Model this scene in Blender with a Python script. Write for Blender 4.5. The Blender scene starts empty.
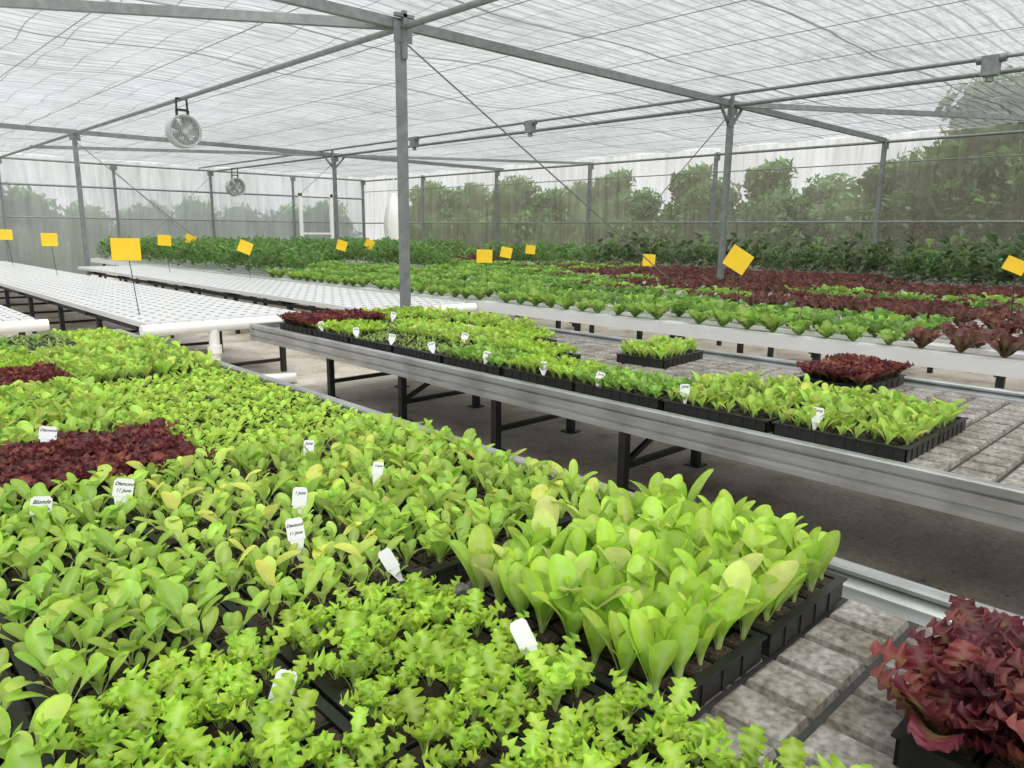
import bpy, math, random
import numpy as np
from mathutils import Vector, Matrix, Euler

random.seed(7)
RS = np.random.RandomState(11)
D = bpy.data
scene = bpy.context.scene
COL = scene.collection

# ------------------------------------------------------------------ materials
def new_mat(name):
    m = D.materials.new(name); m.use_nodes = True
    nt = m.node_tree
    for n in list(nt.nodes): nt.nodes.remove(n)
    out = nt.nodes.new('ShaderNodeOutputMaterial')
    return m, nt, out

def N(nt, typ, **kw):
    n = nt.nodes.new(typ)
    for k, v in kw.items():
        setattr(n, k, v)
    return n

def ramp(nt, stops):
    r = nt.nodes.new('ShaderNodeValToRGB')
    e = r.color_ramp.elements
    while len(e) < len(stops): e.new(0.5)
    for i, (p, c) in enumerate(stops):
        e[i].position = p
        e[i].color = (c[0], c[1], c[2], 1) if not isinstance(c, (int, float)) else (c, c, c, 1)
    return r

def simple_mat(name, col, rough=0.5, metal=0.0, noise=0.0, nscale=8.0, col2=None, bump=0.0, stretch=(1,1,1), dirt=None):
    m, nt, out = new_mat(name)
    p = N(nt, 'ShaderNodeBsdfPrincipled')
    p.inputs['Roughness'].default_value = rough
    p.inputs['Metallic'].default_value = metal
    tc = N(nt, 'ShaderNodeTexCoord'); mp = N(nt, 'ShaderNodeMapping'); mp.inputs['Scale'].default_value = stretch
    nz = N(nt, 'ShaderNodeTexNoise'); nz.inputs['Scale'].default_value = nscale; nz.inputs['Detail'].default_value = 5
    nt.links.new(tc.outputs['Object'], mp.inputs['Vector']); nt.links.new(mp.outputs[0], nz.inputs['Vector'])
    c2 = col2 if col2 else tuple(c * (1 - noise) for c in col)
    r = ramp(nt, [(0.3, c2), (0.7, col)])
    nt.links.new(nz.outputs['Fac'], r.inputs[0])
    colo = r.outputs[0]
    if dirt:
        n2 = N(nt, 'ShaderNodeTexNoise'); n2.inputs['Scale'].default_value = dirt[0]; n2.inputs['Detail'].default_value = 6
        nt.links.new(tc.outputs['Object'], n2.inputs['Vector'])
        r2 = ramp(nt, [(0.38, dirt[1]), (0.58, (1, 1, 1))])
        nt.links.new(n2.outputs['Fac'], r2.inputs[0])
        mx = N(nt, 'ShaderNodeMix', data_type='RGBA', blend_type='MULTIPLY'); mx.inputs[0].default_value = 1
        nt.links.new(colo, mx.inputs[6]); nt.links.new(r2.outputs[0], mx.inputs[7]); colo = mx.outputs[2]
    nt.links.new(colo, p.inputs['Base Color'])
    if bump:
        b = N(nt, 'ShaderNodeBump'); b.inputs['Strength'].default_value = bump; b.inputs['Distance'].default_value = 0.01
        nt.links.new(nz.outputs['Fac'], b.inputs['Height']); nt.links.new(b.outputs[0], p.inputs['Normal'])
    nt.links.new(p.outputs[0], out.inputs[0])
    return m

def leaf_mat(name, trans=0.42, rough=0.42):
    m, nt, out = new_mat(name)
    at = N(nt, 'ShaderNodeAttribute', attribute_name='Col')
    tc = N(nt, 'ShaderNodeTexCoord')
    nz = N(nt, 'ShaderNodeTexNoise'); nz.inputs['Scale'].default_value = 45; nz.inputs['Detail'].default_value = 3
    nt.links.new(tc.outputs['Object'], nz.inputs['Vector'])
    r = ramp(nt, [(0.3, 0.86), (0.7, 1.06)])
    nt.links.new(nz.outputs['Fac'], r.inputs[0])
    mx = N(nt, 'ShaderNodeMix', data_type='RGBA', blend_type='MULTIPLY'); mx.inputs[0].default_value = 1
    nt.links.new(at.outputs['Color'], mx.inputs[6]); nt.links.new(r.outputs[0], mx.inputs[7])
    p = N(nt, 'ShaderNodeBsdfPrincipled'); p.inputs['Roughness'].default_value = rough
    p.inputs['Specular IOR Level'].default_value = 0.4
    nt.links.new(mx.outputs[2], p.inputs['Base Color'])
    tr = N(nt, 'ShaderNodeBsdfTranslucent')
    g = N(nt, 'ShaderNodeGamma'); g.inputs['Gamma'].default_value = 0.78
    nt.links.new(mx.outputs[2], g.inputs[0]); nt.links.new(g.outputs[0], tr.inputs[0])
    ms = N(nt, 'ShaderNodeMixShader'); ms.inputs[0].default_value = trans
    nt.links.new(p.outputs[0], ms.inputs[1]); nt.links.new(tr.outputs[0], ms.inputs[2])
    nt.links.new(ms.outputs[0], out.inputs[0])
    return m

def net_mat(name, colA, colB, opac_lo, opac_hi, streak_scale, fine_scale, lines=None, rough_noise=0.8, trans=.6):
    """woven greenhouse screen: partly see-through, partly diffusing"""
    m, nt, out = new_mat(name)
    tc = N(nt, 'ShaderNodeTexCoord')
    mp = N(nt, 'ShaderNodeMapping'); mp.inputs['Scale'].default_value = streak_scale
    nt.links.new(tc.outputs['Object'], mp.inputs['Vector'])
    nz = N(nt, 'ShaderNodeTexNoise'); nz.inputs['Scale'].default_value = 1.0; nz.inputs['Detail'].default_value = 6
    nz.inputs['Roughness'].default_value = rough_noise
    nt.links.new(mp.outputs[0], nz.inputs['Vector'])
    big = N(nt, 'ShaderNodeTexNoise'); big.inputs['Scale'].default_value = fine_scale; big.inputs['Detail'].default_value = 3
    nt.links.new(tc.outputs['Object'], big.inputs['Vector'])
    r1 = ramp(nt, [(0.35, colA), (0.65, colB)])
    nt.links.new(nz.outputs['Fac'], r1.inputs[0])
    add = N(nt, 'ShaderNodeMath', operation='MULTIPLY_ADD'); add.inputs[1].default_value = .5
    hb = N(nt, 'ShaderNodeMath', operation='MULTIPLY'); hb.inputs[1].default_value = .5
    nt.links.new(big.outputs['Fac'], hb.inputs[0]); nt.links.new(nz.outputs['Fac'], add.inputs[0]); nt.links.new(hb.outputs[0], add.inputs[2])
    r2 = ramp(nt, [(0.36, opac_hi), (0.64, opac_lo)])
    nt.links.new(add.outputs[0], r2.inputs[0])
    fac = r2.outputs[0]; colr = r1.outputs[0]
    if lines:
        sx = N(nt, 'ShaderNodeSeparateXYZ'); nt.links.new(tc.outputs['Object'], sx.inputs[0])
        for axis, period, width, strength in lines:
            wob = N(nt, 'ShaderNodeMath', operation='MULTIPLY_ADD'); wob.inputs[1].default_value = min(period * 0.8, .35)
            nt.links.new(big.outputs['Fac'], wob.inputs[0]); nt.links.new(sx.outputs[axis], wob.inputs[2])
            d = N(nt, 'ShaderNodeMath', operation='DIVIDE'); d.inputs[1].default_value = period
            nt.links.new(wob.outputs[0], d.inputs[0])
            f = N(nt, 'ShaderNodeMath', operation='FRACT'); nt.links.new(d.outputs[0], f.inputs[0])
            l = N(nt, 'ShaderNodeMath', operation='LESS_THAN'); l.inputs[1].default_value = width / period
            nt.links.new(f.outputs[0], l.inputs[0])
            s = N(nt, 'ShaderNodeMath', operation='MULTIPLY'); s.inputs[1].default_value = strength
            nt.links.new(l.outputs[0], s.inputs[0])
            mc = N(nt, 'ShaderNodeMix', data_type='RGBA'); nt.links.new(s.outputs[0], mc.inputs[0])
            nt.links.new(colr, mc.inputs[6]); mc.inputs[7].default_value = (0.08, 0.09, 0.09, 1)
            colr = mc.outputs[2]
            mf = N(nt, 'ShaderNodeMath', operation='MAXIMUM')
            nt.links.new(fac, mf.inputs[0]); nt.links.new(s.outputs[0], mf.inputs[1]); fac = mf.outputs[0]
    df = N(nt, 'ShaderNodeBsdfDiffuse'); tl = N(nt, 'ShaderNodeBsdfTranslucent')
    nt.links.new(colr, df.inputs[0]); nt.links.new(colr, tl.inputs[0])
    m1 = N(nt, 'ShaderNodeMixShader'); m1.inputs[0].default_value = trans
    nt.links.new(df.outputs[0], m1.inputs[1]); nt.links.new(tl.outputs[0], m1.inputs[2])
    tp = N(nt, 'ShaderNodeBsdfTransparent')
    m2 = N(nt, 'ShaderNodeMixShader')
    nt.links.new(fac, m2.inputs[0]); nt.links.new(tp.outputs[0], m2.inputs[1]); nt.links.new(m1.outputs[0], m2.inputs[2])
    nt.links.new(m2.outputs[0], out.inputs[0])
    return m

M_LEAF = leaf_mat('leaf')
M_BARK = simple_mat('bark', (0.12, 0.09, 0.06), 0.9, noise=0.4)
M_BLACK = simple_mat('black_plastic', (0.018, 0.018, 0.018), 0.45, noise=0.4)
M_SOIL = simple_mat('potting_soil', (0.075, 0.052, 0.034), 0.95, nscale=120, col2=(0.020, 0.014, 0.009), bump=0.8)
M_ALU = simple_mat('aluminium_profile', (0.56, 0.58, 0.59), 0.36, 0.75, noise=0.22, nscale=3, stretch=(30, 1, 30), dirt=(5, (.78, .77, .74)))
M_GALV = simple_mat('galvanised_steel', (0.25, 0.27, 0.275), 0.45, 0.5, noise=0.3, nscale=14)
M_DARKST = simple_mat('dark_steel', (0.035, 0.038, 0.04), 0.5, 0.4, noise=0.3)
M_PVC = simple_mat('white_pvc', (0.80, 0.80, 0.77), 0.35, noise=0.08, nscale=4)
M_CHAN = simple_mat('white_channel', (0.64, 0.65, 0.66), 0.3, noise=0.08, nscale=3)
M_HOLE = simple_mat('channel_hole', (0.16, 0.16, 0.155), 0.8, noise=0.3)
M_BED = simple_mat('bench_liner_groove', (0.045, 0.045, 0.04), 0.8, noise=0.5, nscale=20)
M_BLOCK = simple_mat('bench_liner_block', (0.38, 0.37, 0.345), 0.85, nscale=70, col2=(0.14, 0.132, 0.115), bump=0.3, dirt=(9, (.62, .58, .52)))
M_YEL = simple_mat('yellow_card', (0.86, 0.56, 0.02), 0.5, noise=0.12, nscale=10)
M_TAG = simple_mat('white_tag', (0.74, 0.75, 0.78), 0.4, noise=0.05)
M_INK = simple_mat('ink', (0.015, 0.015, 0.02), 0.6)
M_FAN = simple_mat('fan_housing', (0.42, 0.43, 0.43), 0.5, 0.1, noise=0.15)
M_GRASS = simple_mat('grass_ground', (0.16, 0.22, 0.06), 0.95, nscale=2, col2=(0.08, 0.13, 0.04))

def floor_mat():
    m, nt, out = new_mat('concrete_floor')
    tc = N(nt, 'ShaderNodeTexCoord')
    n1 = N(nt, 'ShaderNodeTexNoise'); n1.inputs['Scale'].default_value = 1.6; n1.inputs['Detail'].default_value = 8; n1.inputs['Roughness'].default_value = 0.65
    n2 = N(nt, 'ShaderNodeTexNoise'); n2.inputs['Scale'].default_value = 40; n2.inputs['Detail'].default_value = 4
    vo = N(nt, 'ShaderNodeTexVoronoi'); vo.inputs['Scale'].default_value = 9
    for n in (n1, n2, vo): nt.links.new(tc.outputs['Object'], n.inputs['Vector'])
    r = ramp(nt, [(0.34, (0.30, 0.25, 0.19)), (0.48, (0.62, 0.56, 0.47)), (0.68, (0.80, 0.76, 0.69))])
    nt.links.new(n1.outputs['Fac'], r.inputs[0])
    r2 = ramp(nt, [(0.3, 0.72), (0.7, 1.05)]); nt.links.new(n2.outputs['Fac'], r2.inputs[0])
    r3 = ramp(nt, [(0.04, 0.12), (0.11, 1.0)]); nt.links.new(vo.outputs['Distance'], r3.inputs[0])
    a = N(nt, 'ShaderNodeMix', data_type='RGBA', blend_type='MULTIPLY'); a.inputs[0].default_value = 1
    b = N(nt, 'ShaderNodeMix', data_type='RGBA', blend_type='MULTIPLY'); b.inputs[0].default_value = 0.75
    nt.links.new(r.outputs[0], a.inputs[6]); nt.links.new(r2.outputs[0], a.inputs[7])
    nt.links.new(a.outputs[2], b.inputs[6]); nt.links.new(r3.outputs[0], b.inputs[7])
    p = N(nt, 'ShaderNodeBsdfPrincipled'); p.inputs['Roughness'].default_value = 0.75
    bp = N(nt, 'ShaderNodeBump'); bp.inputs['Strength'].default_value = 0.3; bp.inputs['Distance'].default_value = 0.01
    nt.links.new(n2.outputs['Fac'], bp.inputs['Height']); nt.links.new(bp.outputs[0], p.inputs['Normal'])
    nt.links.new(b.outputs[2], p.inputs['Base Color']); nt.links.new(p.outputs[0], out.inputs[0])
    return m
M_FLOOR = floor_mat()
M_ROOF = net_mat('shade_screen_roof', (0.20, 0.21, 0.22), (0.72, 0.74, 0.76), 0.38, 0.76, (2.2, 20.0, 1), 0.5,
                 lines=[('X', 0.41, 0.014, 0.75), ('Y', 0.17, 0.026, 0.65), ('Y', 1.85, 0.035, 0.85)], trans=.22)
M_WALLR = net_mat('screen_wall_side', (0.36, 0.33, 0.25), (0.84, 0.80, 0.68), 0.24, 0.56, (1, 6.0, 0.35), 0.4, trans=.5)
M_WALLE = net_mat('screen_wall_end', (0.48, 0.50, 0.50), (0.82, 0.84, 0.84), 0.48, 0.78, (5.0, 1, 0.4), 0.35)

# ------------------------------------------------------------------ mesh helper
class MB:
    def __init__(s): s.v = []; s.f = []; s.m = []; s.sm = []
    def add(s, vs, fs, mi=0, smooth=False):
        o = len(s.v); s.v += [tuple(p) for p in vs]
        for f in fs: s.f.append([i + o for i in f]); s.m.append(mi); s.sm.append(smooth)
    def box(s, a, b, mi=0):
        x0, y0, z0 = a; x1, y1, z1 = b
        vs = [(x0,y0,z0),(x1,y0,z0),(x1,y1,z0),(x0,y1,z0),(x0,y0,z1),(x1,y0,z1),(x1,y1,z1),(x0,y1,z1)]
        s.add(vs, [(0,3,2,1),(4,5,6,7),(0,1,5,4),(1,2,6,5),(2,3,7,6),(3,0,4,7)], mi)
    def frustum(s, a, b, inset, mi=0):
        x0, y0, z0 = a; x1, y1, z1 = b; i = inset
        vs = [(x0,y0,z0),(x1,y0,z0),(x1,y1,z0),(x0,y1,z0),(x0+i,y0+i,z1),(x1-i,y0+i,z1),(x1-i,y1-i,z1),(x0+i,y1-i,z1)]
        s.add(vs, [(4,5,6,7),(0,1,5,4),(1,2,6,5),(2,3,7,6),(3,0,4,7)], mi)
    def tube(s, p, q, r, mi=0, n=10, r2=None, caps=True):
        p = Vector(p); q = Vector(q); d = (q - p).normalized()
        u = d.orthogonal().normalized(); w = d.cross(u); r2 = r if r2 is None else r2
        vs = []
        for c, rr in ((p, r), (q, r2)):
            for i in range(n):
                a = 2 * math.pi * i / n
                vs.append(c + (u * math.cos(a) + w * math.sin(a)) * rr)
        s.add(vs, [(i, (i+1) % n, n + (i+1) % n, n + i) for i in range(n)], mi, n > 5)
        if caps: s.add(vs[:n], [tuple(reversed(range(n)))], mi); s.add(vs[n:], [tuple(range(n))], mi)
    def bar(s, p, q, w, h, mi=0):
        p = Vector(p); q = Vector(q); d = (q - p).normalized()
        up = Vector((0,0,1)) if abs(d.z) < 0.9 else Vector((1,0,0))
        a = d.cross(up).normalized() * w / 2; b = a.cross(d).normalized() * h / 2
        vs = [p-a-b, p+a-b, p+a+b, p-a+b, q-a-b, q+a-b, q+a+b, q-a+b]
        s.add(vs, [(0,1,2,3),(7,6,5,4),(0,4,5,1),(1,5,6,2),(2,6,7,3),(3,7,4,0)], mi)
    def path(s, pts, r, mi=0, n=10):
        for a, b in zip(pts[:-1], pts[1:]): s.tube(a, b, r, mi, n)
    def torus(s, c, ax, R, r, mi=0, n=28, k=8):
        c = Vector(c); ax = Vector(ax).normalized(); u = ax.orthogonal().normalized(); w = ax.cross(u)
        vs = []
        for i in range(n):
            a = 2*math.pi*i/n; d = u*math.cos(a)+w*math.sin(a)
            for j in range(k):
                b = 2*math.pi*j/k; vs.append(c + d*(R + r*math.cos(b)) + ax*(r*math.sin(b)))
        s.add(vs, [(i*k+j, ((i+1)%n)*k+j, ((i+1)%n)*k+(j+1)%k, i*k+(j+1)%k) for i in range(n) for j in range(k)], mi, True)
    def profile(s, pts, y0, y1, mi=0):
        n = len(pts); vs = [(x, y0, z) for x, z in pts] + [(x, y1, z) for x, z in pts]
        s.add(vs, [(i, (i+1) % n, n+(i+1) % n, n+i) for i in range(n)] + [tuple(reversed(range(n))), tuple(range(n, 2*n))], mi)
    def mesh(s, name, mats):
        me = D.meshes.new(name); me.from_pydata(s.v, [], s.f); me.update()
        for m in mats: me.materials.append(m)
        me.polygons.foreach_set('material_index', s.m); me.polygons.foreach_set('use_smooth', s.sm)
        return me
    def obj(s, name, mats, parent=None, loc=(0,0,0), rot=(0,0,0)):
        return mk(name, s.mesh(name, mats), parent, loc, rot)

def mk(name, me, parent=None, loc=(0,0,0), rot=(0,0,0), sc=None):
    o = D.objects.new(name, me); COL.objects.link(o); o.location = loc; o.rotation_euler = rot
    if sc: o.scale = sc
    if parent: o.parent = parent
    return o
def empty(name, loc=(0,0,0)):
    e = D.objects.new(name, None); COL.objects.link(e); e.location = loc; e.empty_display_size = 0.1; return e

# ------------------------------------------------------------------ plants (numpy)
PALE = np.array((0.62, 0.74, 0.34))
def leaf(L, W, nv, nu, petf, a0, a1, cup, ruf, rk, col, pale=0.5, edgecol=None, e=0.6, k=0.9, pw=0.14, bow=1.4, twist=0.0, lobes=0.0):
    t = (1 - np.cos(np.linspace(0, math.pi, nv))) / 2 * 0.6 + np.linspace(0, 1, nv) * 0.4
    th = a0 + a1 * t ** bow
    dt = np.diff(t, prepend=0) * L
    cx = np.cumsum(np.sin(th) * dt); cz = np.cumsum(np.cos(th) * dt)
    tt = np.clip((t - petf) / (1 - petf), 0, 1)
    w = np.where(tt > 0, np.maximum(pw * (1 - tt), np.sin(math.pi * np.clip(tt, 0, 1) ** k).clip(0) ** e), pw) * W
    w[-1] = W * 0.16
    s = np.linspace(-1, 1, nu)
    S, T = np.meshgrid(s, t); Wd = np.repeat(w[:, None], nu, 1)
    ph = RS.rand() * 6.28; ph2 = RS.rand() * 6.28
    side = np.where(S >= 0, ph, ph2)
    rr = np.sin(T * rk * 2 * math.pi + side)
    off = cup * np.abs(S) ** 2 * Wd / 2 + ruf * Wd * np.abs(S) ** 1.5 * rr * (T > petf)
    Y = S * Wd / 2 * (1 + lobes * np.sin(T * rk * 2 * math.pi * 1.37 + side) * np.abs(S))
    Y = Y + twist * T * T * L * 0.3
    th2 = np.repeat(th[:, None], nu, 1)
    X = np.repeat(cx[:, None], nu, 1) - np.cos(th2) * off
    Z = np.repeat(cz[:, None], nu, 1) + np.sin(th2) * off
    V = np.stack([X, Y, Z], -1).reshape(-1, 3)
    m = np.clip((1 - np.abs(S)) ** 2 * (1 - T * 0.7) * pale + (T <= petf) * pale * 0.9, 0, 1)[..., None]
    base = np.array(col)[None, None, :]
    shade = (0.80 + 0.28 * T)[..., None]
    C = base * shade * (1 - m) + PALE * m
    if edgecol is not None:
        em = np.clip(0.15 + 0.9 * T + 0.35 * np.abs(S), 0, 1)[..., None]
        C = C * (1 - em) + np.array(edgecol) * em
    C = C.reshape(-1, 3)
    i = np.arange((nv - 1) * nu).reshape(nv - 1, nu)[:, :-1].ravel()
    F = np.stack([i, i + 1, i + nu + 1, i + nu], -1)
    return V, F, C

def rotz(V, a):
    c, s = math.cos(a), math.sin(a)
    return np.stack([V[:, 0]*c - V[:, 1]*s, V[:, 0]*s + V[:, 1]*c, V[:, 2]], -1)

def join(parts):
    o = 0; Vs, Fs, Cs = [], [], []
    for V, F, C in parts:
        Vs.append(V); Fs.append(F + o); Cs.append(C); o += len(V)
    return np.concatenate(Vs), np.concatenate(Fs), np.concatenate(Cs)

def u(a, b): return a + (b - a) * RS.rand()
def jit(c, d=0.12):
    f = 1 + (RS.rand() - 0.5) * 2 * d
    return np.array(c) * f * (1 + (RS.rand(3) - 0.5) * d)

def plant(kind):
    P = []; g = RS.rand() * 6.28
    def L(*a, **k):
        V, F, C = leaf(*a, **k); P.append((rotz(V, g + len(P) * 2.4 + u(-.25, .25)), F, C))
    if kind == 'romaine':
        n = RS.randint(6, 9)
        for i in range(n):
            q = i / (n - 1.0); c = jit((0.40, 0.62, 0.055), 0.18)
            if RS.rand() < 0.08: c = jit((0.62, 0.69, 0.17))
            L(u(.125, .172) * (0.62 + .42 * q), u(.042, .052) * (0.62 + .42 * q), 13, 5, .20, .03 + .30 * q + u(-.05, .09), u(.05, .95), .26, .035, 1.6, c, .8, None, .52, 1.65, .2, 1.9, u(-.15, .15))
    elif kind == 'romaine_small':
        n = RS.randint(5, 8)
        for i in range(n):
            q = i / (n - 1.0); c = jit((0.35, 0.56, 0.055), 0.24)
            if RS.rand() < 0.08: c = jit((0.58, 0.63, 0.1))
            L(u(.08, .12) * (0.65 + .42 * q), u(.029, .040) * (0.6 + .42 * q), 11, 5, .28, .06 + .42 * q, u(.2, 1.0), .25, .05, 1.9, c, .7, None, .52, 1.45, .14, 1.7, u(-.2, .2))
    elif kind == 'spoon':
        n = RS.randint(4, 7)
        for i in range(n):
            q = i / (n - 1.0); c = jit((0.32, 0.53, 0.05), 0.24)
            rr = RS.rand()
            if rr < 0.09 and q > .4: c = jit((0.74, 0.74, 0.12))
            elif rr < .28: c = jit((0.48, 0.66, 0.09))
            L(u(.07, .11) * (0.7 + .4 * q), u(.025, .035) * (0.75 + .4 * q), 11, 5, .44, .06 + .5 * q + u(-.1, .1), u(.3, 1.2), .22, .03, 1.2, c, .8, None, .48, 1.1, .10, 2.0, u(-.3, .3))
    elif kind == 'frilly':
        n = RS.randint(7, 10)
        for i in range(n):
            q = i / (n - 1.0); c = jit((0.38, 0.60, 0.05), 0.18)
            L(u(.07, .105) * (0.6 + .4 * q), u(.026, .036) * (0.65 + .4 * q), 26, 9, .42, .04 + .42 * q, u(.2, 1.1), .4, .30, 6.5, c, .7, None, .5, 1.5, .12, 1.9, u(-.2, .2), .38)
    elif kind in ('red', 'redtall'):
        n = RS.randint(7, 10); k = 1.0 if kind == 'red' else 1.45
        for i in range(n):
            q = i / (n - 1.0); c = jit((0.17, 0.15, 0.035), 0.2); ed = jit((0.12, 0.024, 0.028), 0.35)
            if RS.rand() < .3: ed = jit((0.24, 0.07, 0.05), .2)
            L(u(.07, .09) * (0.6 + .45 * q) * k, u(.042, .055) * (0.6 + .4 * q) * k, 15, 9, .22, .08 + .7 * q, u(.2, .9), .4, .26, 4.4, c, .15, ed, .55, 1.4, .15, 1.5, u(-.2, .2), .2)
    elif kind == 'bigred':
        n = 22
        for i in range(n):
            q = i / (n - 1.0); c = jit((0.24, 0.32, 0.06), 0.2); ed = jit((0.10, 0.018, 0.024), 0.4)
            if RS.rand() < .35: ed = jit((0.22, 0.06, 0.05), .2)
            V, F, C = leaf(u(.12, .185) * (0.55 + .45 * q), u(.06, .08) * (0.7 + .4 * q), 48, 17, .2, .03 + .75 * q, u(.2, 1.2), .25, .16, 8.5, c, .3, ed, .38, 1.2, .25, 1.6, u(-.2, .2), .08)
            P.append((rotz(V, g + i * 2.4 + u(-.25, .25)), F, C))
    elif kind == 'carpet':
        n = RS.randint(4, 6)
        for i in range(n):
            q = i / (n - 1.0); c = jit((0.40, 0.62, 0.055), 0.18)
            L(u(.035, .055), u(.019, .028), 7, 5, .35, .25 + .5 * q, u(.4, 1.0), .2, .08, 2.0, c, .35, None, .55, 1.1, .13, 1.3, 0)
    elif kind == 'sprout':
        n = RS.randint(3, 5)
        for i in range(n):
            c = jit((0.24, 0.38, 0.07), 0.2)
            L(u(.03, .05), u(.014, .022), 5, 3, .4, .4, u(.4, 1.0), .2, .0, 2.2, c, .3, None, .55, 1.1, .13, 1.3, 0)
    elif kind == 'herb':
        n = RS.randint(6, 9)
        for i in range(n):
            q = i / (n - 1.0); c = jit((0.22, 0.42, 0.05), 0.25)
            L(u(.05, .085), u(.026, .038), 9, 5, .4, .1 + .6 * q, u(.3, 1.2), .3, .2, 3, c, .4, None, .6, 1.2, .12, 1.3, u(-.3, .3), .3)
    elif kind in ('headgreen', 'headred', 'headlime'):
        n = 16
        for i in range(n):
            q = i / (n - 1.0); ed = None
            if kind == 'headred': c = jit((0.18, 0.17, 0.05), .2); ed = jit((0.13, 0.042, 0.034), .4)
            elif kind == 'headlime': c = jit((0.25, 0.44, 0.06), .22)
            else: c = jit((0.13, 0.29, 0.04), .25)
            L(u(.17, .24) * (.5 + .5 * q), u(.08, .11) * (.5 + .5 * q), 11, 7, .1, .04 + .75 * q, u(.1, .7), .3, .24, 3.1, c, .2, ed, .5, 1.3, .2, 1.4, 0, .2)
    elif kind in ('bushdark', 'bushpurple'):
        for i in range(24):
            c = jit((0.10, 0.22, 0.04), .35)
            if kind == 'bushpurple': c = jit((0.06, 0.10, 0.04), .45)
            h = u(.05, .38)
            V, F, C = leaf(u(.12, .18), u(.06, .09), 6, 5, .3, u(.5, 1.1), u(.3, 1.2), .2, .08, 2, c, .1, None, .6, 1.0, .1, 1.3, 0)
            V = V + np.array((u(0, .05), 0, h)); P.append((rotz(V, g + i * 2.4), F, C))
    return join(P)

def compose(kind, positions, nvar=8, smin=.85, smax=1.12, tilt=0.12):
    vs = [plant(kind) for _ in range(nvar)]; out = []
    for (x, y, z) in positions:
        V, F, C = vs[RS.randint(nvar)]
        s = u(smin, smax); V = rotz(V, u(0, 6.28)) * s
        tx, ty = u(-tilt, tilt), u(-tilt, tilt)
        V = V + np.stack([V[:, 2] * tx, V[:, 2] * ty, 0 * V[:, 2]], -1)
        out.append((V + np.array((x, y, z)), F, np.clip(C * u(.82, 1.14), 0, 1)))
    return join(out)

def finish(name, VFC, mb, mats):
    V, F, C = VFC; nb = len(mb.v)
    me = D.meshes.new(name)
    me.from_pydata(mb.v + V.tolist(), [], mb.f + (F + nb).tolist())
    for m in mats: me.materials.append(m)
    li = len(mats) - 1
    me.polygons.foreach_set('material_index', mb.m + [li] * len(F))
    me.polygons.foreach_set('use_smooth', mb.sm + [True] * len(F))
    ca = me.color_attributes.new('Col', 'FLOAT_COLOR', 'POINT')
    cc = np.ones((nb + len(V), 4), dtype=np.float32); cc[nb:, :3] = C
    ca.data.foreach_set('color', cc.ravel()); me.update()
    return me

TW, TL = 0.318, 0.485
def tray_base(nx, ny):
    b = MB(); h = .048; W, L = TW / 2, TL / 2
    for s in (-1, 1):
        b.box((min(s*W, s*(W-.006)), -L, .002), (max(s*W, s*(W-.006)), L, h), 0)
        b.box((-W, min(s*L, s*(L-.006)), .002), (W, max(s*L, s*(L-.006)), h), 0)
        b.box((min(s*(W+.006), s*(W-.012)), -L-.006, h), (max(s*(W+.006), s*(W-.012)), L+.006, h+.004), 0)
        b.box((-W, min(s*(L+.006), s*(L-.012)), h+.0002), (W, max(s*(L+.006), s*(L-.012)), h+.0042), 0)
        for i in range(1, ny): 
            y = -L + i*TL/ny; b.box((min(s*W, s*(W+.003)), y-.006, .002), (max(s*W, s*(W+.003)), y+.006, h), 0)
        for i in range(1, nx):
            x = -W + i*TW/nx; b.box((x-.006, min(s*L, s*(L+.003)), .002), (x+.006, max(s*L, s*(L+.003)), h), 0)
    b.box((-W+.006, -L+.006, .002), (W-.006, L-.006, h-.020), 0)
    cx, cy = TW/nx, TL/ny
    for i in range(nx):
        for j in range(ny):
            x0, y0 = -W + i*cx, -L + j*cy
            b.frustum((x0+.005, y0+.005, h-.014), (x0+cx-.005, y0+cy-.005, h + u(-.004, .003)), .008, 1)
    for i in range(1, nx):
        x = -W + i * cx; b.box((x-.0025, -L+.006, h-.02), (x+.0025, L-.006, h-.002), 0)
    for j in range(1, ny):
        y = -L + j * cy; b.box((-W+.006, y-.0025, h-.02), (W-.006, y+.0025, h-.0025), 0)
    return b
def tray(kind, nx, ny, skip=.04, smin=.85, smax=1.12, nvar=8, tag=''):
    b = tray_base(nx, ny); pos = []
    for i in range(nx):
        for j in range(ny):
            if RS.rand() < skip: continue
            pos.append((-TW/2 + (i+.5)*TW/nx + u(-.008, .008), -TL/2 + (j+.5)*TL/ny + u(-.008, .008), .040))
    return finish(kind + '_tray_mesh' + tag, compose(kind, pos, nvar, smin, smax), b, [M_BLACK, M_SOIL, M_LEAF])

T = {
 'romaine': [tray('romaine', 5, 8, .02, .8, 1.12), tray('romaine', 5, 8, .03, .8, 1.12)],
 'romsmall': [tray('romaine_small', 6, 9, .10, .65, 1.15), tray('romaine_small', 6, 9, .08, .7, 1.15)],
 'spoon': [tray('spoon', 6, 9, .04, .7, 1.15), tray('spoon', 6, 9, .06, .75, 1.15), tray('spoon', 6, 9, .05, .7, 1.1)],
 'frilly': [tray('frilly', 6, 8, .03, .75, 1.1), tray('frilly', 6, 8, .04, .75, 1.1)],
 'red': [tray('red', 6, 9, .0, .7, 1.2)],
 'redtall': [tray('redtall', 5, 7, .0)],
 'bigred': [tray('bigred', 4, 5, .0, .85, 1.2)],
 'carpet': [tray('carpet', 8, 12, .02, .7, 1.15), tray('carpet', 8, 12, .03, .7, 1.15)],
 'sprout': [tray('sprout', 8, 12, .35)],
 'herb': [tray('herb', 6, 9, .04)],
}
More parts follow.
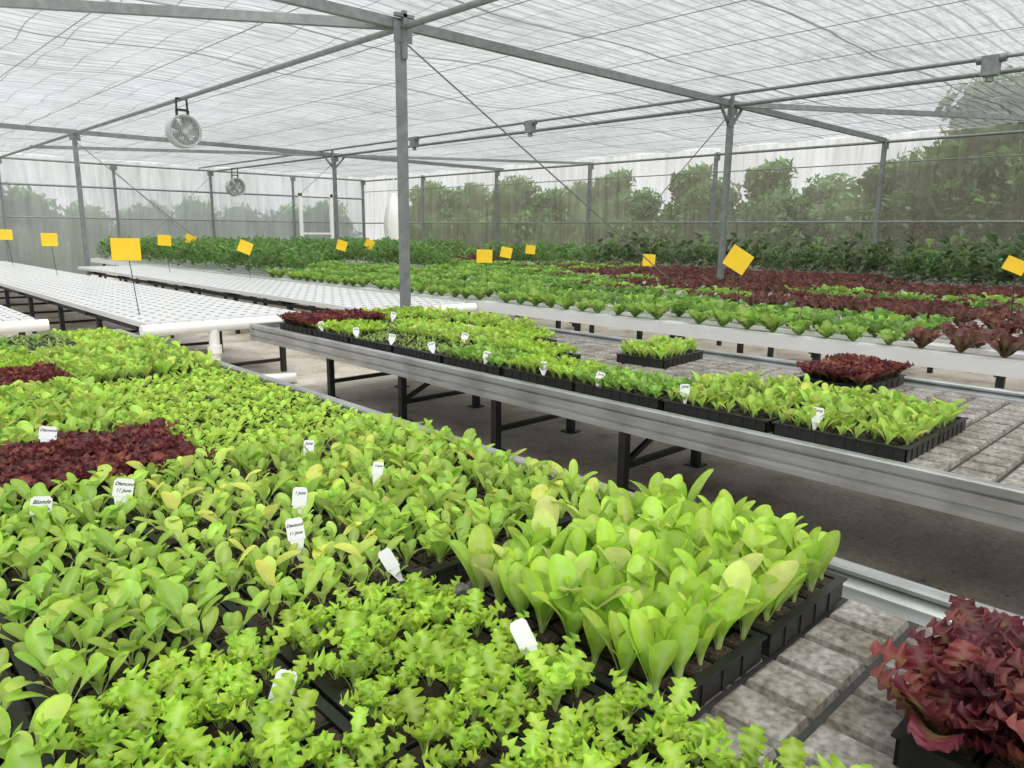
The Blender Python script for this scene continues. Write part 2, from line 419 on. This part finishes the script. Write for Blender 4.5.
TN = {'romaine': 'romaine_lettuce_seedling_tray', 'romsmall': 'young_romaine_seedling_tray', 'spoon': 'pak_choi_seedling_tray',
      'frilly': 'frilly_lettuce_seedling_tray', 'red': 'red_lettuce_seedling_tray', 'bigred': 'mature_red_lettuce_tray', 'redtall': 'red_lettuce_tray',
      'carpet': 'butterhead_lettuce_seedling_tray', 'sprout': 'sparse_sprout_tray', 'herb': 'herb_seedling_tray'}
BZ = 0.590
def put(kind, x, y, flip=None, s=1.0):
    me = random.choice(T[kind]); a = (math.pi if random.random() < .5 else 0) + random.uniform(-.015, .015)
    return mk(TN[kind], me, None, (x + random.uniform(-.003, .003), y + random.uniform(-.003, .003), BZ), (0, 0, a))

CX = [-0.005, 0.333, 0.671, 1.014, 1.352]
rows = [
 (0.38, [None, 'frilly', 'frilly', None, None]),
 (0.89, ['spoon', 'frilly', 'frilly', 'romaine', 'romaine']),
 (1.41, ['spoon', 'spoon', 'spoon', 'romsmall', 'romsmall']),
 (1.93, ['spoon', 'spoon', 'spoon', 'romsmall', 'romsmall']),
 (2.44, ['red', 'red', 'red', 'carpet', 'carpet']),
 (2.95, ['spoon', 'romsmall', 'romsmall', 'carpet', 'carpet']),
 (3.46, ['romsmall', 'spoon', 'romsmall', 'carpet', 'carpet']),
 (3.97, ['herb', 'red', 'red', 'romsmall', 'romsmall']),
 (4.48, ['herb', 'herb', 'frilly', 'romsmall', 'romsmall']),
 (4.99, ['carpet', 'herb', 'herb', 'sprout', 'carpet']),
 (5.50, ['frilly', 'frilly', 'herb', 'sprout', 'carpet']),
]
for y, ks in rows:
    for x, k in zip(CX, ks):
        if k: put(k, x, y - (.085 if k == 'romaine' and y < 1 else 0))
put('bigred', 1.225, 0.055)

# bench 2
BX = [2.80, 3.135, 3.47, 3.805]
r2 = [
 (1.06, ['romsmall', 'romsmall', None, None]), (1.57, ['romsmall', 'romsmall', None, None]),
 (2.08, ['herb', None, None, None]), (2.59, ['frilly', None, None, None]),
 (3.10, ['herb', 'frilly', None, None]), (3.61, ['sprout', 'romsmall', 'frilly', None]),
 (4.12, ['sprout', 'romsmall', 'carpet', 'romsmall']), (4.63, ['frilly', 'sprout', 'carpet', 'romsmall']),
 (5.14, ['redtall', 'redtall', 'frilly', 'romsmall'])]
for y, ks in r2:
    for x, k in zip(BX, ks):
        if k: put(k, x, y)
o = put('romsmall', 3.74, 2.60); o.rotation_euler = (0, 0, math.pi/2 + .1)
o = put('redtall', 3.86, 1.50); o.rotation_euler = (0, 0, math.pi/2 - .05)

# ------------------------------------------------------------------ grow benches
def bench(x0, x1, y0, y1, legs_y, near_inset):
    e = empty('rolling_grow_bench', ((x0+x1)/2, (y0+y1)/2, 0)); ox, oy = e.location.x, e.location.y
    b = MB()
    prof = [(0, .495), (0, .520), (.012, .524), (.012, .530), (.004, .535), (.004, .574), (.014, .578), (.014, .584), (0, .588), (0, .612), (.004, .618), (.036, .618), (.040, .612), (.034, .600), (.018, .598), (.05, .578), (.10, .574), (.10, .495)]
    b.profile([(x0 + p - ox, z) for p, z in prof], y0 - oy, y1 - oy)
    b.profile([(x1 - p - ox, z) for p, z in reversed(prof)], y0 - oy, y1 - oy)
    for yy, sg in ((y0, -1), (y1, 1)):
        b.box((x0 - ox, min(yy, yy + sg*.035) - oy, .495), (x1 - ox, max(yy, yy + sg*.035) - oy, .617))
    b.obj('aluminium_rim', [M_ALU], e)
    b = MB(); b.box((x0 + .09 - ox, y0 - oy, .545), (x1 - .09 - ox, y1 - oy, .573), 0)
    cw, cl = .112, .142; nx = int((x1 - x0 - .20) / cw); ny = int((y1 - y0 - .06) / cl)
    sx = (x0 + x1) / 2 - nx * cw / 2 - ox; sy = y0 + .03 - oy
    for i in range(nx):
        for j in range(ny):
            xa, xb = sx + i*cw + .007, sx + (i+1)*cw - .007; ya, yb = sy + j*cl + .0085, sy + (j+1)*cl - .0085
            b.frustum((xa, ya, .573), (xb, yb, .587), .004, 1)
            b.frustum((xa + .004, ya + .004, .587), (xb - .004, yb - .004, .590), .006, 1)
    b.obj('bench_liner', [M_BED, M_BLOCK], e)
    b = MB(); lx = (x0 + near_inset - ox, x1 - near_inset - ox)
    for k, y in enumerate(legs_y):
        for x in lx:
            b.bar((x, y - oy, 0), (x, y - oy, .50), .045, .045); b.box((x-.05, y-oy-.05, 0), (x+.05, y-oy+.05, .008))
        b.bar((lx[0], y - oy, .46), (lx[1], y - oy, .46), .04, .05)
        b.bar((lx[0], y - oy, .14), (lx[1], y - oy, .14), .03, .03)
        if k % 2 == 0: b.bar((lx[0], y - oy, .15), (lx[1], y - oy, .45), .02, .03)
    for x in lx: b.tube((x, y0 + .1 - oy, .475), (x, y1 - .1 - oy, .475), .022)
    b.obj('steel_frame', [M_DARKST], e)
    return e
bench(-.25, 1.66, -.6, 5.92, [-.3, 1.0, 2.3, 3.6, 4.9, 5.7], .45)
bench(2.52, 4.22, -1.6, 5.62, [-.9, .3, 2.3, 3.3, 4.3, 5.3], .50)

# ------------------------------------------------------------------ hydroponic tables
def hydro_empty(x0, x1, y0, y1):
    e = empty('empty_hydroponic_bench', ((x0+x1)/2, (y0+y1)/2, 0)); ox, oy = e.location.x, e.location.y
    b = MB(); pitch = .115; n = int((x1 - x0) / pitch); z = .60
    for i in range(n):
        x = x0 + i * pitch - ox
        b.profile([(x, z-.05), (x+.102, z-.05), (x+.102, z-.006), (x+.096, z), (x+.006, z), (x, z-.006)], y0 - oy, y1 - oy, 0)
        y = y0 + .12
        while y < y1 - .1:
            cx, cy = x + .051, y - oy
            b.add([(cx + .023*math.cos(a*math.pi/4), cy + .023*math.sin(a*math.pi/4), z + .0012) for a in range(8)], [tuple(range(8))], 1); y += .2
    b.obj('white_channels', [M_CHAN, M_HOLE], e)
    b = MB()
    b.tube((x0 - .05 - ox, y0 - .02 - oy, .535), (x1 + .02 - ox, y0 - .02 - oy, .535), .05, 0, 14)
    b.tube((x1 - .9 - ox, y0 - .02 - oy, .54), (x1 - .9 - ox, y0 - .02 - oy, .02), .045, 0, 14)
    b.tube((x1 - .9 - ox, y0 - .02 - oy, .30), (x1 - .9 - ox, y0 - .02 - oy, .37), .06, 0, 14)
    b.tube((x1 - .9 - ox, y0 - .02 - oy, .05), (x1 - .3 - ox, y0 - .3 - oy, .05), .045, 0, 14)
    b.obj('drain_pipe', [M_PVC], e)
    b = MB(); y = y0 + .3
    while y < y1:
        for x in (x0 + .12 - ox, x1 - .12 - ox):
            b.bar((x, y - oy, 0), (x, y - oy, .52), .045, .045)
        b.bar((x0 - ox, y - oy, .525), (x1 - ox, y - oy, .525), .04, .04)
        b.bar((x0 + .12 - ox, y - oy, .12), (x1 - .12 - ox, y - oy, .12), .03, .03); y += 1.5
    for x in (x0 + .12 - ox, x1 - .12 - ox): b.bar((x, y0 + .3 - oy, .49), (x, y1 - .3 - oy, .49), .04, .04)
    b.obj('steel_frame', [M_DARKST], e)
hydro_empty(1.97, 3.40, 6.35, 20.0)
hydro_empty(3.95, 5.30, 6.20, 16.5)
hydro_empty(-.1, 1.45, 7.3, 20.0)

SL = 2.4
def nft_section(name, kinds, pitch, npl, smin=.85, smax=1.15):
    b = MB(); parts = []; z = .60
    for i, k in enumerate(kinds):
        x = (i - (len(kinds)-1)/2) * pitch
        b.profile([(x-.055, z-.06), (x+.055, z-.06), (x+.055, z-.006), (x+.049, z), (x-.049, z), (x-.055, z-.006)], -SL/2, SL/2, 0)
        pos = [(x + u(-.01, .01), -SL/2 + (j+.5)*SL/npl + u(-.015, .015), z - .01) for j in range(npl) if RS.rand() > .03]
        parts.append(compose(k, pos, 5, smin, smax, .08))
    hw = (len(kinds)-1)/2*pitch + .1
    for s in (-1, 1):
        b.box((min(s*hw, s*(hw+.03)), -SL/2, .50), (max(s*hw, s*(hw+.03)), SL/2, .595), 0)
    for y in (-SL/4, SL/4):
        b.bar((-hw, y, .51), (hw, y, .51), .04, .05, 1)
        for s in (-1, 1): b.bar((s*(hw-.1), y, 0), (s*(hw-.1), y, .5), .045, .045, 1)
    return finish(name, join(parts), b, [M_CHAN, M_DARKST, M_LEAF])
NF = {
 'G': nft_section('nft_green', ['headlime', 'headgreen', 'headlime', 'headgreen'], .34, 11, .8, 1.2),
 'R': nft_section('nft_red', ['headred', 'headred', 'headred', 'headred'], .34, 10, .75, 1.15),
 'M': nft_section('nft_mixed', ['headgreen', 'headred', 'headlime', 'headred'], .34, 10, .75, 1.1),
 'B': nft_section('nft_bush', ['bushdark', 'bushdark', 'bushdark', 'bushdark'], .34, 9, .8, 1.25),
 'P': nft_section('nft_purple', ['bushpurple', 'bushdark', 'bushpurple', 'bushpurple'], .34, 8, 1.1, 1.75),
}
def nft_table(xc, y0, seq):
    e = empty('hydroponic_lettuce_bench', (xc, y0, 0))
    for i, k in enumerate(seq): mk('channel_section_%d' % (i+1), NF[k], e, (0, (i+.5)*SL, 0), (0, 0, 0))
nft_table(5.98, -3.0, 'RRGGGGBBBB')
nft_table(7.62, -3.0, 'RRRMGGGBBBB')
nft_table(9.17, -3.0, 'MMMRMGBBGBB')
nft_table(10.72, -3.0, 'RRRRRMGBBBB')
nft_table(12.30, -3.0, 'MPPRRMBRBBB')
nft_table(13.95, -3.0, 'PPPPPPBRBBB')

# ------------------------------------------------------------------ building shell
XW, YE, XL, YN, HZ = 15.75, 24.6, -7.3, -6.5, 3.30
b = MB(); b.box((XL, YN, -.1), (XW, YE, 0)); b.obj('floor', [M_FLOOR])
b = MB(); b.box((-60, -60, -.25), (90, 100, -.11)); b.obj('grass_ground', [M_GRASS])

def sheet(name, mat, fn, nu_, nv_):
    vs = [fn(i / nu_, j / nv_) for i in range(nu_ + 1) for j in range(nv_ + 1)]
    fs = [(i*(nv_+1)+j, (i+1)*(nv_+1)+j, (i+1)*(nv_+1)+j+1, i*(nv_+1)+j+1) for i in range(nu_) for j in range(nv_)]
    b = MB(); b.add(vs, fs, 0, True); return b.obj(name, [mat])
sheet('ceiling', M_ROOF, lambda a, c: (XL + (XW-XL)*a, YN + (YE-YN)*c, HZ + .035*math.sin(a*50) * math.sin(c*9) + .02*math.sin(c*120)), 120, 160)
def wv(t): return .025*math.sin(t*9.0) + .018*math.sin(t*23.0 + 1)
sheet('wall_right', M_WALLR, lambda a, c: (XW + wv(a*(YE-YN))*(1 if .02 < a < .98 else 0), YN + (YE-YN)*a, HZ*c), 400, 4)
sheet('wall_far', M_WALLE, lambda a, c: (XL + (XW-XL)*a, YE + wv(a*(XW-XL))*(1 if .02 < a < .98 else 0), HZ*c), 300, 4)
sheet('wall_left', M_WALLE, lambda a, c: (XL, YN + (YE-YN)*a, HZ*c), 40, 4)
sheet('wall_near', M_WALLE, lambda a, c: (XL + (XW-XL)*a, YN, HZ*c), 40, 4)

# steel structure: every post and beam is its own member
BH = 3.17
def post(x, y, w=.085, h=BH, brace=False):
    b = MB(); b.bar((0, 0, 0), (0, 0, h), w, w); b.box((-.11, -.11, 0), (.11, .11, .012))
    b.box((-.10, -.006-w/2, h-.16), (.10, -w/2, h+.02))
    if brace:
        for dx in (-.3, .3): b.bar((0, 0, BH-.34), (dx, 0, BH-.03), .03, .035)
        b.bar((-.07, -.05, BH-.32), (-.07, -.05, BH+.1), .045, .045)
    b.obj('steel_post', [M_GALV], None, (x, y, 0))
for x, y in [(x, y) for x in (-1.5, 4.2, 9.9) for y in (5.9, 16.8)] + [(-7.2, 5.9), (-7.2, 16.8)]:
    post(x, y, .075, brace=(x > 9))
for y in (-1.5, 2.2, 5.9, 9.6, 13.4, 17.1, 20.8, 24.5): post(15.6, y, .075)
for x in (12.75, 9.9, 7.05, 4.2, 1.35, -1.5, -4.4): post(x, 24.45, .065)
def member(name, segs):
    b = MB()
    for sg in segs:
        if sg[0] == 'b': b.bar(sg[1], sg[2], sg[3], sg[4])
        else: b.tube(sg[1], sg[2], sg[3], 0, 10 if sg[3] > .01 else 6)
    b.obj(name, [M_GALV])
for y in (5.9, 16.8, -5.0): member('roof_beam', [('b', (XL+.05, y, BH), (15.6, y, BH), .06, .085)])
for x in (-1.5, 4.2, 9.9, 15.6): member('roof_purlin', [('t', (x, YN+.05, BH-.03), (x, YE-.1, BH-.03), .028)])
member('screen_drive_shaft', [('t', (9.55, YN+.1, BH+.06), (9.55, YE-.2, BH+.06), .022)])
member('roof_beam', [('t', (XL+.05, 24.45, BH), (15.6, 24.45, BH), .03)])
for p, q, w_, h_ in (((4.2, 5.9, BH-.01), (-1.5, 9.6, BH-.01), .06, .08), ((9.9, 5.9, BH-.01), (15.6, 2.3, BH-.01), .05, .07),
                 ((9.9, 16.8, BH-.01), (4.2, 20.5, BH-.01), .05, .07), ((9.9, 16.8, BH-.01), (15.6, 13.4, BH-.01), .05, .06)):
    member('roof_brace', [('b', p, q, w_, h_)])
member('roof_bracket', [('b', (4.2, 5.84, BH-.3), (4.2, 5.84, BH+.1), .04, .04), ('b', (4.1, 5.84, BH+.06), (4.3, 5.84, BH+.06), .04, .03)])
member('wall_rail', [('t', (15.6, YN+.1, 1.62), (15.6, YE-.1, 1.62), .022), ('t', (15.6, YN+.1, 2.75), (15.6, YE-.1, 2.75), .012)])
member('wall_rail', [('t', (XL+.1, 24.45, 1.62), (15.6, 24.45, 1.62), .022), ('t', (XL+.1, 24.45, 2.5), (15.6, 24.45, 2.5), .03)])
for p, q in (((4.2, 5.9, 3.05), (9.9, 5.9, .05)), ((9.9, 5.9, 3.05), (15.6, 13.4, .05)), ((4.2, 16.8, 3.0), (7.05, 16.8, .6)),
             ((9.9, 16.8, 3.0), (7.05, 16.8, .6)), ((7.05, 24.4, 3.0), (9.9, 24.4, .3)), ((9.9, 24.4, 3.0), (7.05, 24.4, .3))):
    member('bracing_cable', [('t', p, q, .008)])
b = MB()
for x in np.arange(-6.5, 15.5, 1.24): b.tube((x, YN+.1, HZ-.07), (x, YE-.1, HZ-.07), .004, 0, 4, caps=False)
b.obj('screen_support_wires', [M_GALV])

for x, y in ((9.55, 9.6), (9.55, 2.6), (9.55, 13.0)):
    g = MB(); g.box((-.06, -.08, -.14), (.06, .08, .06)); g.tube((0, -.14, .03), (0, .14, .03), .045, 0, 14)
    g.tube((0, .0, -.14), (0, 0, -.2), .04, 0, 12); g.obj('screen_drive_gearbox', [M_GALV], None, (x, y, BH+.02))

def fan(x, y, z, R, face):
    e = empty('circulation_fan', (x, y, z)); e.rotation_euler = (0, 0, face)
    g = MB(); n = 32; w = R * .42
    vs = []
    for (yy, rr) in ((-w, R), (w, R), (w, R*.9), (-w, R*.9)):
        vs += [(rr*math.cos(2*math.pi*i/n), yy, rr*math.sin(2*math.pi*i/n)) for i in range(n)]
    g.add(vs, [(k*n+i, k*n+(i+1) % n, ((k+1) % 4)*n+(i+1) % n, ((k+1) % 4)*n+i) for k in range(4) for i in range(n)], 0, False)
    for yy in (-w, w):
        for rr in (R, R*.88, R*.76, R*.64, R*.52, R*.4, R*.28, R*.16): g.torus((0, yy, 0), (0, 1, 0), rr, R*.018 if rr < R else R*.05, 0, 28, 6)
        for i in range(16):
            a = i*math.pi/8; g.tube((R*.1*math.cos(a), yy, R*.1*math.sin(a)), (R*math.cos(a), yy, R*math.sin(a)), R*.014, 0, 5)
    g.tube((0, -w*1.02, 0), (0, -w*.9, 0), R*.2, 0, 16)
    g.obj('housing_and_grille', [M_FAN], e)
    g = MB(); g.tube((0, -w*.8, 0), (0, w*.6, 0), R*.24, 0, 16)
    for i in range(5):
        a = i*2*math.pi/5; c, s = math.cos(a), math.sin(a); vs = []
        for rr, hw, tw in ((.2, .14, .6), (.55, .26, .45), (.86, .32, .3)):
            for sg in (-1, 1):
                t_ = sg*hw*R; vs.append((rr*R*c - t_*math.cos(tw)*s, t_*math.sin(tw), rr*R*s + t_*math.cos(tw)*c))
        g.add(vs, [(0, 1, 3, 2), (2, 3, 5, 4)], 0, True)
    g.obj('fan_blades', [M_FAN], e)
    g = MB(); top = BH - z - .03
    for sx in (-1, 1):
        g.bar((sx*R*.35, 0, R*.95), (sx*R*.35, 0, R*1.35), .03, .03)
        g.path([(sx*R*.35, 0, R*1.35), (sx*R*.33, 0, top)], .015, 0, 8)
    g.bar((-R*.4, 0, R*1.35), (R*.4, 0, R*1.35), .03, .03); g.bar((-R*.35, 0, top), (R*.35, 0, top), .03, .03)
    g.obj('hanging_bracket', [M_DARKST], e)
fan(4.2, 11.2, 2.70, .215, math.radians(-2)); fan(9.9, 22.6, 2.60, .26, math.radians(-2))

b = MB()
for x in (12.9, 14.1): b.box((x-.05, 24.2, 0), (x+.05, 24.3, 2.6))
b.box((12.85, 24.2, 2.5), (14.15, 24.3, 2.6)); b.box((12.95, 24.23, 0), (14.05, 24.27, .9)); b.box((12.95, 24.22, 1.2), (14.05, 24.28, 1.26))
b.obj('door_1', [M_PVC])
b = MB()
nn = 20; vs = []
prz = [(.30, 0), (.34, .5), (.30, 1.1), (.33, 1.6), (.26, 2.1), (.14, 2.45), (.05, 2.62)]
for r_, z_ in prz:
    for i in range(nn):
        a = 2*math.pi*i/nn; rr_ = r_*(1 + .16*(1 if i % 2 else -1)); vs.append((rr_*math.cos(a), rr_*math.sin(a), z_))
b.add(vs, [(k*nn+i, k*nn+(i+1) % nn, (k+1)*nn+(i+1) % nn, (k+1)*nn+i) for k in range(len(prz)-1) for i in range(nn)], 0, True)
b.tube((0, 0, 2.55), (0, 0, BH-.03), .02)
b.obj('gathered_white_curtain', [M_PVC], None, (15.05, 21.7, 0))

# ------------------------------------------------------------------ sticky trap cards
def flag(x, y, z, w, h, tilt, base=.60):
    e = empty('yellow_sticky_trap', (x, y, base)); a = math.atan2(-x, y) + random.uniform(-.35, .35)
    e.rotation_euler = (0, 0, a)
    g = MB(); g.box((-w/2, -.003, -h/2), (w/2, .003, h/2)); g.obj('yellow_card', [M_YEL], e, (0, 0, z-base), (0, tilt, 0))
    g = MB(); g.tube((w*.25, .01, -.02), (0, .01, z-base+h*.45), .004, 0, 6); g.obj('stake', [M_DARKST], e)
for f in [(2.06,7.0,1.17,.24,.19,.0), (2.9,13.6,1.16,.22,.2,0), (4.6,13.5,1.15,.22,.18,.05), (6.5,17.4,1.12,.22,.2,.3), (5.0,11.2,1.08,.2,.18,.4),
          (8,13.4,1.05,.2,.2,.3), (6.9,7.8,1.02,.22,.18,.02), (9,9.6,1.0,.2,.18,.2), (11,11,1.0,.2,.18,.1), (9,6.55,.97,.18,.17,.05),
          (5.72,3.25,1.14,.2,.18,.55), (7,1.55,1.13,.16,.11,.4), (1.2,9.6,1.14,.22,.2,0), (3.0,17.5,1.2,.22,.2,0), (9.3,14.4,1.05,.2,.2,.4)]:
    flag(*f)

# ------------------------------------------------------------------ plant label tags
def tag(x, y, z, lines, w=.042, h=.062, lean=0.0, roll=0.0, base=.628):
    g = MB(); p = [(-w/2, 0), (w/2, 0), (w/2, h*.86), (w*.36, h), (-w*.36, h), (-w/2, h*.86)]
    n = len(p); dz = z - base - h
    vs = [(a, -.0008, c + dz) for a, c in p] + [(a, .0008, c + dz) for a, c in p]
    g.add(vs, [tuple(range(n)), tuple(reversed(range(n, 2*n)))] + [(i, n+i, n+(i+1) % n, (i+1) % n) for i in range(n)])
    if dz > 0: g.add([(-w*.42, 0.0, dz), (w*.42, 0.0, dz), (0, 0.0, -.0)], [(0, 1, 2)])
    t = g.obj('plant_label_tag', [M_TAG], None, (x, y, base), (lean, roll, math.atan2(-x, y) + random.uniform(-.25, .25)))
    for i, s in enumerate(lines):
        cu = D.curves.new('lettering', 'FONT'); cu.body = s; cu.size = min(w*.42, w*1.75/max(len(s), 1)); cu.shear = .35; cu.align_x = 'CENTER'; cu.offset = .0002
        ob = D.objects.new('tmp', cu); COL.objects.link(ob)
        bpy.context.view_layer.update()
        me = D.meshes.new_from_object(ob.evaluated_get(bpy.context.evaluated_depsgraph_get())); D.objects.remove(ob)
        me.materials.clear(); me.materials.append(M_INK)
        mk('lettering_%d' % (i+1), me, t, (0, -.0014, dz + h*(.62 - .36*i)), (math.pi/2, 0, 0))
tag(.415, .945, .712, ['11 June'], .032, .05, -.25, .35)
tag(.79, .735, .745, [], .030, .05, -.3, -.45)
tag(.82, 1.17, .720, [], .028, .045, -.2, -.5)
tag(.71, 1.405, .735, ['Diamond', '11 June'], .038, .048, -.2, -.15)
tag(.795, 1.59, .735, ['1 June'], .036, .045, -.2, .2)
tag(.49, 1.93, .74, ['Diamond', '11 June'], .048, .045, -.2, .3)
tag(.32, 1.93, .735, ['Blonde', '11 June'], .045, .045, -.2, .2)
tag(.487, 2.66, .73, ['Diamond'], .05, .042, -.2, .15)
tag(1.02, 1.95, .735, ['June'], .03, .035, -.2, .1)
tag(1.05, 1.64, .735, ['11 June'], .03, .035, -.2, .2)
for yy, r in ((1.15, .1), (1.71, -.1), (2.2, .3), (2.55, .0), (3.0, .25), (3.45, -.2), (3.9, .2), (4.3, .0), (4.75, -.2)):
    tag(2.655, yy, .725 if yy < 2 else .71, ['June'], .042, .042, -.2, r, .628)
for xx, yy in ((3.3, 3.9), (3.0, 3.6), (3.35, 4.9)): tag(xx, yy, .72, ['June'], .045, .04, -.25, .2)

# ------------------------------------------------------------------ trees and hedges outside
def tree_mesh(name, H, Rr, nl, cols, trunk=True):
    b = MB(); 
    if trunk:
        b.tube((0, 0, 0), (0.05, 0, H*.5), .07, 0, 8, .05)
        for i in range(6):
            a = i*1.05; b.tube((0.05, 0, H*(.3+.05*i)), (Rr*.7*math.cos(a), Rr*.7*math.sin(a), H*(.5+.07*i)), .03, 0, 6, .01)
    cl = []
    for _ in range(80):
        hz = RS.rand(); a, rr = u(0, 6.28), Rr*(1 - .7*hz)*math.sqrt(RS.rand()); cl.append((rr*math.cos(a), rr*math.sin(a), H*(.05 + .92*hz), Rr*u(.12, .30)))
    Vs = []; Cs = []
    for i in range(nl):
        cx, cy, cz, cr = cl[RS.randint(len(cl))]
        d = RS.randn(3); d /= np.linalg.norm(d); p = np.array((cx, cy, cz)) + d*cr*RS.rand()**.3*1.4
        a = RS.randn(3); a /= np.linalg.norm(a); c = np.cross(a, RS.randn(3)); c /= np.linalg.norm(c); L = u(.05, .13)
        Vs += [p - a*L, p + c*L*.4, p + a*L, p - c*L*.4]
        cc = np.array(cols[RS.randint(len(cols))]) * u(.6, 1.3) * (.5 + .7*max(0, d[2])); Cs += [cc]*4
    V = np.array(Vs); V[:, 2] = np.maximum(V[:, 2], .02); F = np.arange(nl*4).reshape(-1, 4)
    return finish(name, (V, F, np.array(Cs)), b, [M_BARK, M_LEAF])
gc = [(0.04, 0.12, 0.025), (0.07, 0.17, 0.04), (0.11, 0.24, 0.06)]
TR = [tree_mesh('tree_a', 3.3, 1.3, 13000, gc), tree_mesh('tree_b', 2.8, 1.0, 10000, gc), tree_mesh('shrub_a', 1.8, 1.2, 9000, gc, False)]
hts = [1.3, 1.35, 1.3, 1.35, 1.2, 1.3, 1.1, 1.05, .95, 1.1, .95, 1.1, .9, 1.1, 1.0, .95, 1.1, .95, 1.05, 1.0, 1.1]
for i, s in enumerate(hts):
    y = -2.0 + i * 1.3 + random.uniform(-.3, .3)
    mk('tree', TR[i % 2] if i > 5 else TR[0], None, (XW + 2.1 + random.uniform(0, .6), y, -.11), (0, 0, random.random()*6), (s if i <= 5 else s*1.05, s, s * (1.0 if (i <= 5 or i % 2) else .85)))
for i in range(18):
    mk('shrub', TR[2], None, (XW + 1.9, -1.5 + i*1.5, -.11), (0, 0, random.random()*6), (1, 1, random.uniform(.85, 1.25)))
for i in range(13):
    s = random.uniform(1.05, 1.3)
    mk('shrub', TR[2], None, (-5 + i*1.7, YE + 2.5, -.11), (0, 0, random.random()*6), (s, s, s))

# ------------------------------------------------------------------ light
w = D.worlds.new('World'); scene.world = w; w.use_nodes = True
nt = w.node_tree; bg = nt.nodes['Background']
bg.inputs[0].default_value = (0.96, 0.98, 1.0, 1); bg.inputs[1].default_value = 1.08
sun = D.lights.new('sun', 'SUN'); sun.energy = 9.5; sun.angle = math.radians(80); sun.color = (1, .985, .95)
so = D.objects.new('sun', sun); COL.objects.link(so); so.rotation_euler = (math.radians(25), math.radians(-15), 0); so.location = (0, 0, 12)

# ------------------------------------------------------------------ camera
cam = D.cameras.new('camera'); co = D.objects.new('camera', cam); COL.objects.link(co)
cam.lens = 26.0; cam.sensor_width = 36; cam.clip_start = .02; cam.clip_end = 300
yaw = math.radians(43.7); pt = math.atan(152/740); rl = math.radians(.6)
fg = Vector((math.sin(yaw), math.cos(yaw), 0)); r0 = Vector((math.cos(yaw), -math.sin(yaw), 0)); zz = Vector((0, 0, 1))
f = fg*math.cos(pt) - zz*math.sin(pt); up0 = fg*math.sin(pt) + zz*math.cos(pt)
r = r0*math.cos(rl) + up0*math.sin(rl); up = up0*math.cos(rl) - r0*math.sin(rl)
M = Matrix((r, up, -f)).transposed().to_4x4(); M.translation = Vector((0, 0, 1.35)); co.matrix_world = M
scene.camera = co
scene.view_settings.view_transform = 'Standard'
scene.view_settings.exposure = 0.0
